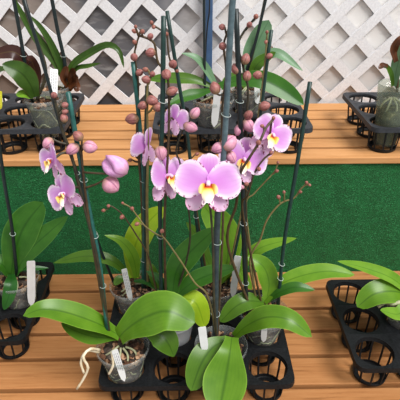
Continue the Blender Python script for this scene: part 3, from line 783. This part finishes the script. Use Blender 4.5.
# 6 third row centre
o, L = orchid(cell('mid', 2, 2), 'orchid in a shaded back row pot with a broad leaf behind the grey stake', milky=False, nroots=3)
Y = L.y
leaf(o, [(219, 280, Y), (228, 256, Y+.02), (223, 230, Y+.04), (203, 205, Y+.06)], 30, 'leaf_lime', base=.4, peak=.55, tip=.5, off=L, up=.15)
leaf(o, [(222, 280, Y), (244, 262, Y), (262, 247, Y), (297, 238, Y)], 13, 'leaf_lime', base=.45, peak=.5, tip=.8, off=L)
leaf(o, [(216, 280, Y), (205, 255, Y+.02), (197, 236, Y+.03), (186, 222, Y+.03)], 13, 'leaf_mid', base=.4, off=L, tip=.8)
leaf(o, [(220, 282, Y), (232, 268, Y-.01), (241, 273, Y-.01), (252, 290, Y-.02)], 11, 'leaf_lime', base=.5, off=L, tip=.7)
stake(o, [(205, 284, Y), (197, 227, Y), (188, 140, Y), (180, 90, Y), (167, 11, Y)], L, 3.4, 'stake_dark', (.2, .36, .75))
stake(o, [(228, 284, Y), (248, 190, Y), (259, 124, Y), (266, 70, Y), (271.5, 30, Y)], L, 3.2, 'stake_dark', (.62, .78))
spike(o, [(208, 284, Y), (195, 200, Y), (186, 130, Y), (181, 96, Y), (177, 74, Y), (170, 60, Y), (168, 48, Y), (166.5, 34, Y), (160, 29.5, Y), (153, 25, Y)], L, 2.3, .6, 'stem_brown',
      [(151.5, 22.5, 5, 'bud_small'), (153.5, 27, 5, 'bud_small'), (166.5, 34, 5.5, 'bud_small'), (173, 64, 10), (177, 71, 4.5, 'bud_small')])
spike(o, [(226, 284, Y), (246, 190, Y), (257, 124, Y), (261, 96, Y), (264, 70, Y), (266, 50, Y), (267, 34, Y)], L, 2.3, .6, 'stem_green',
      [(267, 32, 4.5, 'bud_small'), (266, 42, 5, 'bud_small'), (269.5, 56, 7.5), (257.5, 75, 9.5), (264.5, 106, 11.5)])

# 7 in the left tray
o, L = orchid(cell('left', 3, 1), 'orchid in the left tray with a fan of broad dark leaves, no flowers', nroots=5)
Y = L.y
leaf(o, [(11, 274, Y), (15, 250, Y+.01), (25, 225, Y+.03), (43, 202, Y+.05)], 33, 'leaf_dark', base=.4, peak=.55, tip=.55, off=L, up=.15)
leaf(o, [(14, 274, Y), (30, 250, Y+.01), (48, 233, Y+.02), (68, 216, Y+.03)], 20, 'leaf_dark', base=.4, peak=.5, tip=.8, off=L, up=.3)
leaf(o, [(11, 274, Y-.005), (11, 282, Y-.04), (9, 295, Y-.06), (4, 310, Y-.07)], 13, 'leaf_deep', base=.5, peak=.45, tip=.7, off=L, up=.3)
leaf(o, [(9, 274, Y), (2, 264, Y-.005), (-8, 264, Y-.01), (-26, 275, Y-.02)], 20, 'leaf_dark', base=.4, off=L, up=.3)
leaf(o, [(14, 275, Y), (24, 268, Y), (33, 268, Y), (49, 268, Y+.01)], 5, 'leaf_deep', base=.6, off=L, tip=.8)
stake(o, [(17, 276, Y), (12, 228, Y), (4, 180, Y), (-4, 120, Y)], L, 3.6, 'stake_black', (.35,))

# 8 at the right edge, in the right tray
o, L = orchid(cell('right', 1, 1), 'orchid in the right tray with leaves hanging over the empty cells', nroots=4)
Y = L.y
leaf(o, [(412, 294, Y), (392, 278, Y), (366, 268, Y), (337, 261, Y-.01)], 12, 'leaf_lime', base=.7, peak=.4, tip=.8, off=L, fold=.3)
leaf(o, [(410, 295, Y-.005), (392, 291, Y-.02), (374, 294, Y-.03), (357, 307, Y-.04)], 25, 'leaf', base=.5, peak=.5, tip=.5, off=L, up=.3)
leaf(o, [(414, 297, Y-.01), (407, 306, Y-.04), (398, 314, Y-.06), (380, 310, Y-.07)], 14, 'leaf_lime', base=.6, peak=.4, tip=.7, off=L)
leaf(o, [(414, 294, Y), (428, 278, Y), (445, 276, Y), (470, 288, Y-.02)], 20, 'leaf', off=L)
roots(o, [[(400, 302, Y-.04), (392, 304, Y-.045), (385, 303, Y-.03), (378, 307, Y-.03)]], L, 4, 'root')
stake(o, [(416, 292, Y), (424, 200, Y), (434, 90, Y)], L, 4, 'stake_dark', (.4,))

# ------------------------------------------------------------------ orchids on the upper shelf
def on_upper(px, py, key=None):
    """Nearest tray cell to where the pot's foot shows."""
    p = az(px, py, ZU+TT); return min((cell(key, c, r) for c in range(4) for r in range(3)), key=lambda q: (q.xy-p.xy).length)
o, L = orchid(on_upper(40, 118, 'uleft'), 'orchid on the upper shelf with a purple flushed leaf over a mossy clear pot', fill='fill_moss', s=.88, nroots=3)
Y = L.y
leaf(o, [(35, 97, Y-.02), (30, 84, Y-.03), (20, 72, Y-.04), (2, 64, Y-.045)], 22, 'leaf_olive', base=.45, peak=.5, tip=.7, off=L, up=.2)
leaf(o, [(34, 88, Y), (27, 66, Y), (14, 52, Y-.01), (-10, 56, Y-.02)], 14, 'leaf_purple', base=.3, peak=.6, tip=.7, off=L, up=.2)
leaf(o, [(38, 96, Y), (36, 74, Y), (31, 60, Y-.02), (27, 60, Y-.04)], 11, 'leaf_purple', off=L, up=.2)
leaf(o, [(33, 98, Y-.01), (25, 94, Y-.03), (16, 95, Y-.04)], 8, 'leaf_lime', off=L)
stake(o, [(33, 104, Y), (26, 70, Y), (21, 40, Y), (12.5, -8, Y)], L, 3.8, 'stake_black', (.5,))
spike(o, [(37, 100, Y), (46, 72, Y), (37, 40, Y), (28, 18, Y), (21, -8, Y)], L, 3.2, .8, 'stem_dark', [])

o, L = orchid(on_upper(70, 106, 'uleft'), 'orchid on the upper shelf with thin arching leaves and a dark withered crown', fill='fill_moss', s=.88, nroots=2)
Y = L.y
leaf(o, [(66, 84, Y), (56, 62, Y), (38, 40, Y), (22, 14, Y), (12, -6, Y)], 9.5, 'leaf_olive', base=.6, peak=.3, tip=.7, off=L, up=.1)
leaf(o, [(66, 82, Y), (60, 64, Y), (50, 42, Y), (38, 24, Y), (24, 12, Y)], 7.5, 'leaf_olive', base=.7, peak=.3, tip=.8, off=L, up=.1)
leaf(o, [(66, 84, Y), (72, 66, Y), (88, 54, Y), (107, 45, Y-.01), (119, 51, Y-.02), (124, 68, Y-.03)], 7.5, 'leaf_olive', base=.5, peak=.35, tip=.6, off=L, fold=.3, up=.3)
leaf(o, [(66, 84, Y), (76, 69, Y), (88, 66, Y), (101, 63, Y)], 4.5, 'leaf_olive', base=.6, off=L, tip=.9)
for a in ([(67, 86, Y), (72, 76, Y-.01), (74, 68, Y-.02)], [(68, 86, Y), (64, 78, Y-.02), (67, 66, Y-.02)], [(66, 86, Y), (74, 82, Y-.02), (76, 74, Y-.03)], [(69, 88, Y), (76, 86, Y-.02), (77, 92, Y-.03)]):
    leaf(o, a, 8, 'leaf_brown', base=.6, off=L, tip=.5, wave=.2)
stake(o, [(66, 92, Y), (65, 64, Y), (58, 32, Y), (50.5, -8, Y)], L, 3.8, 'stake_black', (.45,))

o, L = orchid(on_upper(213, 118, 'umid'), 'orchid on the upper shelf before the blue post, broad leaves spreading both ways', fill='fill_root', s=1.0, nroots=3)
Y = L.y
leaf(o, [(216, 88, Y), (240, 80, Y), (262, 80, Y-.01), (284, 90, Y-.02), (304, 105, Y-.04)], 19, 'leaf_dark', base=.4, peak=.6, tip=.6, off=L, up=.3)
leaf(o, [(216, 86, Y), (206, 68, Y), (195, 57, Y), (181, 53, Y)], 8, 'leaf_grey', base=.6, peak=.4, tip=.9, off=L)
leaf(o, [(213, 87, Y), (196, 80, Y), (176, 78, Y), (146, 79, Y)], 11, 'leaf_mid', base=.4, peak=.5, tip=.7, off=L, up=.35)
leaf(o, [(213, 89, Y-.005), (200, 93, Y-.01), (186, 96, Y-.02), (167, 105, Y-.04)], 11, 'leaf_dark', base=.45, peak=.5, tip=.9, off=L, up=.35)
stake(o, [(205, 100, Y), (204.5, 60, Y), (204, -8, Y)], L, 2.6, 'stake_black', ())
o, L = orchid(on_upper(250, 108, 'umid'), 'orchid on the upper shelf with one upright greyish green leaf, beside the blue post plant', fill='fill_root', s=.9, nroots=2)
Y = L.y
leaf(o, [(248, 88, Y), (251, 62, Y), (259, 40, Y+.01), (269, 20, Y+.02)], 22, 'leaf_grey', base=.45, peak=.6, tip=.5, off=L, up=.1)
leaf(o, [(250, 88, Y), (258, 66, Y-.01), (276, 53, Y-.01), (303, 71, Y-.03)], 10, 'leaf_grey', base=.4, peak=.45, tip=.8, off=L)
leaf(o, [(249, 86, Y-.01), (256, 66, Y-.02), (266, 58, Y-.02), (276, 52, Y-.02)], 11, 'leaf_mid', base=.5, off=L, tip=.7)
leaf(o, [(246, 88, Y-.01), (240, 78, Y-.01), (232, 78, Y-.01), (222, 82, Y-.01)], 10, 'leaf_mid', base=.5, off=L, tip=.7)
stake(o, [(246, 92, Y), (247, 70, Y), (256, 40, Y), (267.5, -8, Y)], L, 3, 'stake_black', (.3,))
spike(o, [(244, 94, Y), (249, 70, Y), (257, 36, Y), (266, -8, Y)], L, 2.2, .8, 'stem_dark', [])

c_ = TRAYS['uleft']; o, L = orchid(min((cell('uleft', c, r) for c in range(4) for r in range(3)), key=lambda q: (q.xy-az(-8, 110, ZU+TT).xy).length), 'orchid with a yellow tag at the very end of the upper shelf, barely in view', fill='fill_moss', s=.88, nroots=2)
Y = L.y
leaf(o, [(-9, 96, Y), (-6, 80, Y), (0, 70, Y-.02), (10, 69, Y-.03)], 6, 'leaf_olive', off=L, base=.5)
leaf(o, [(-9, 96, Y), (-20, 84, Y), (-34, 78, Y), (-48, 84, Y)], 14, 'leaf_olive', off=L)
plant_tag((-1.5, 91, Y-.03), (-1, 110, Y-.046), 6.5, 'yellow plant tag at the very edge of the upper shelf beside the mossy pots', 0, 'tag_yellow')
# ------------------------------------------------------------------ plant in a clear tumbler, upper shelf
b = cell('uright', 0, 0); b = Vector((b.x+.006, b.y, ZU+.012))
o = empty('potted_seedling', b, 'young plant with bare roots and a brown curled leaf in a tall clear tumbler', 'potted plant')
bm = bmesh.new(); lathe(bm, [(.004, .002), (.029, .002), (.0305, .006), (.039, .09), (.0465, .172), (.047, .176), (.0455, .176), (.0385, .09), (.029, .008)], 40); obj('tumbler', bm, M['vase'], o)
bm = bmesh.new(); lathe(bm, [(.003, .008), (.028, .008), (.0370, .09), (.0385, .105), (.02, .110), (.002, .112)], 32)
for v in bm.verts: v.co += Vector((random.uniform(-.002, .002), random.uniform(-.002, .002), random.uniform(-.004, .004) if v.co.z > .1 else 0))
obj('root_mass', bm, M['fill_moss'], o)
for k in range(7):
    a = k*.9; bm = bmesh.new()
    tube(bm, spline([Vector((.006*math.cos(a), .006*math.sin(a), .135)), Vector((.026*math.cos(a+.4), .026*math.sin(a+.4), .118)), Vector((.034*math.cos(a+.2), .034*math.sin(a+.2), .085))], 12), .0028, .0022, 7, .08)
    obj('aerial_root', bm, M['root'], o)
Y = b.y
leaf(o, [(394, 86, Y), (396, 72, Y-.01), (399, 60, Y-.02), (404, 42, Y-.03)], 13, 'leaf_grey', off=b, base=.4, up=.1)
leaf(o, [(393, 86, Y), (391, 74, Y-.01), (386, 67, Y-.02), (380, 67, Y-.03)], 5, 'leaf_mid', off=b, base=.6)
leaf(o, [(388, 66, Y-.02), (383, 65, Y-.025), (379, 69, Y-.035)], 5, 'leaf_brown', off=b, base=.6, wave=.2)
leaf(o, [(396, 62, Y-.02), (394, 50, Y-.03), (399, 40, Y-.035), (404, 36, Y-.03)], 8, 'leaf_brown', off=b, base=.5, wave=.2)
leaf(o, [(396, 88, Y), (410, 74, Y), (425, 70, Y), (445, 80, Y)], 14, 'leaf_grey', off=b)
stake(o, [(397, 92, Y), (399, 60, Y), (402, 30, Y)], b, 3, 'stem_brown', ())

# ------------------------------------------------------------------ plant tags
m = lambda k, c, r: cell(k, c, r).y
plant_tag((114.5, 350, m('mid', 0, 0)-.054), (124.5, 381, m('mid', 0, 0)-.056), 6.5, 'white printed plant tag slanting down the front of the pot with hanging roots', 3)
plant_tag((124, 269, m('mid', 0, 2)-.05), (131, 301, m('mid', 0, 2)-.047), 5.6, 'white printed plant tag on the pot below the tall yellow green leaf', 3)
plant_tag((238, 256, m('mid', 2, 2)-.053), (232.5, 297, m('mid', 2, 2)-.052), 7, 'white plant tag standing in the shaded back row pot behind the grey stake', 0)
plant_tag((202, 327, m('mid', 2, 0)-.03), (205, 351, m('mid', 2, 0)-.035), 8, 'crumpled white plant tag at the rim of the pot under the big pink flower', 0)
plant_tag((265, 318, m('mid', 3, 1)-.056), (263.5, 342, m('mid', 3, 1)-.053), 6, 'white plant tag outside the pot at the outer edge of the middle tray', 0)
plant_tag((31, 261, m('left', 3, 1)-.05), (31.5, 306, m('left', 3, 1)-.052), 8, 'long white plant tag standing in the pot of broad dark leaves', 0)
ym = on_upper(40, 118, 'uleft').y
plant_tag((54, 69, ym-.0), (53.5, 100, ym-.04), 7.5, 'white printed plant tag between the two mossy pots on the upper shelf', 3)
ym = on_upper(213, 118, 'umid').y
plant_tag((218, 88, ym-.058), (214, 127, ym-.056), 7.5, 'white plant tag down the front of the grey rimmed pot on the upper shelf', 0)
ym = on_upper(250, 108, 'umid').y
plant_tag((257, 86, ym-.03), (257.5, 104, ym-.046), 5.5, 'small pale plant tag in the upper shelf pot half hidden by pink buds', 0)


# ------------------------------------------------------------------ light
w = bpy.data.worlds.new('sky'); scn.world = w; w.use_nodes = True
nt = w.node_tree; bg = nt.nodes['Background']
tc = nt.nodes.new('ShaderNodeTexCoord'); sp = nt.nodes.new('ShaderNodeSeparateXYZ'); nt.links.new(tc.outputs['Generated'], sp.inputs[0])
rp = nt.nodes.new('ShaderNodeValToRGB'); nt.links.new(sp.outputs['Z'], rp.inputs[0])
e = rp.color_ramp.elements; e[0].position = 0; e[0].color = (.8, .8, .8, 1); e[1].position = .8; e[1].color = (1, 1, 1, 1)
nt.links.new(rp.outputs[0], bg.inputs[0]); bg.inputs[1].default_value = .78
sd = bpy.data.lights.new('sun', 'SUN'); sd.energy = 3.7; sd.angle = R(28); sd.color = (1, .99, .975)
so = bpy.data.objects.new('sun', sd); COL.objects.link(so); so.rotation_euler = (R(24), R(28), 0)
scn.view_settings.view_transform = 'Standard'
scn.view_settings.look = 'None'
scn.view_settings.exposure = .12
scn.view_settings.gamma = .93
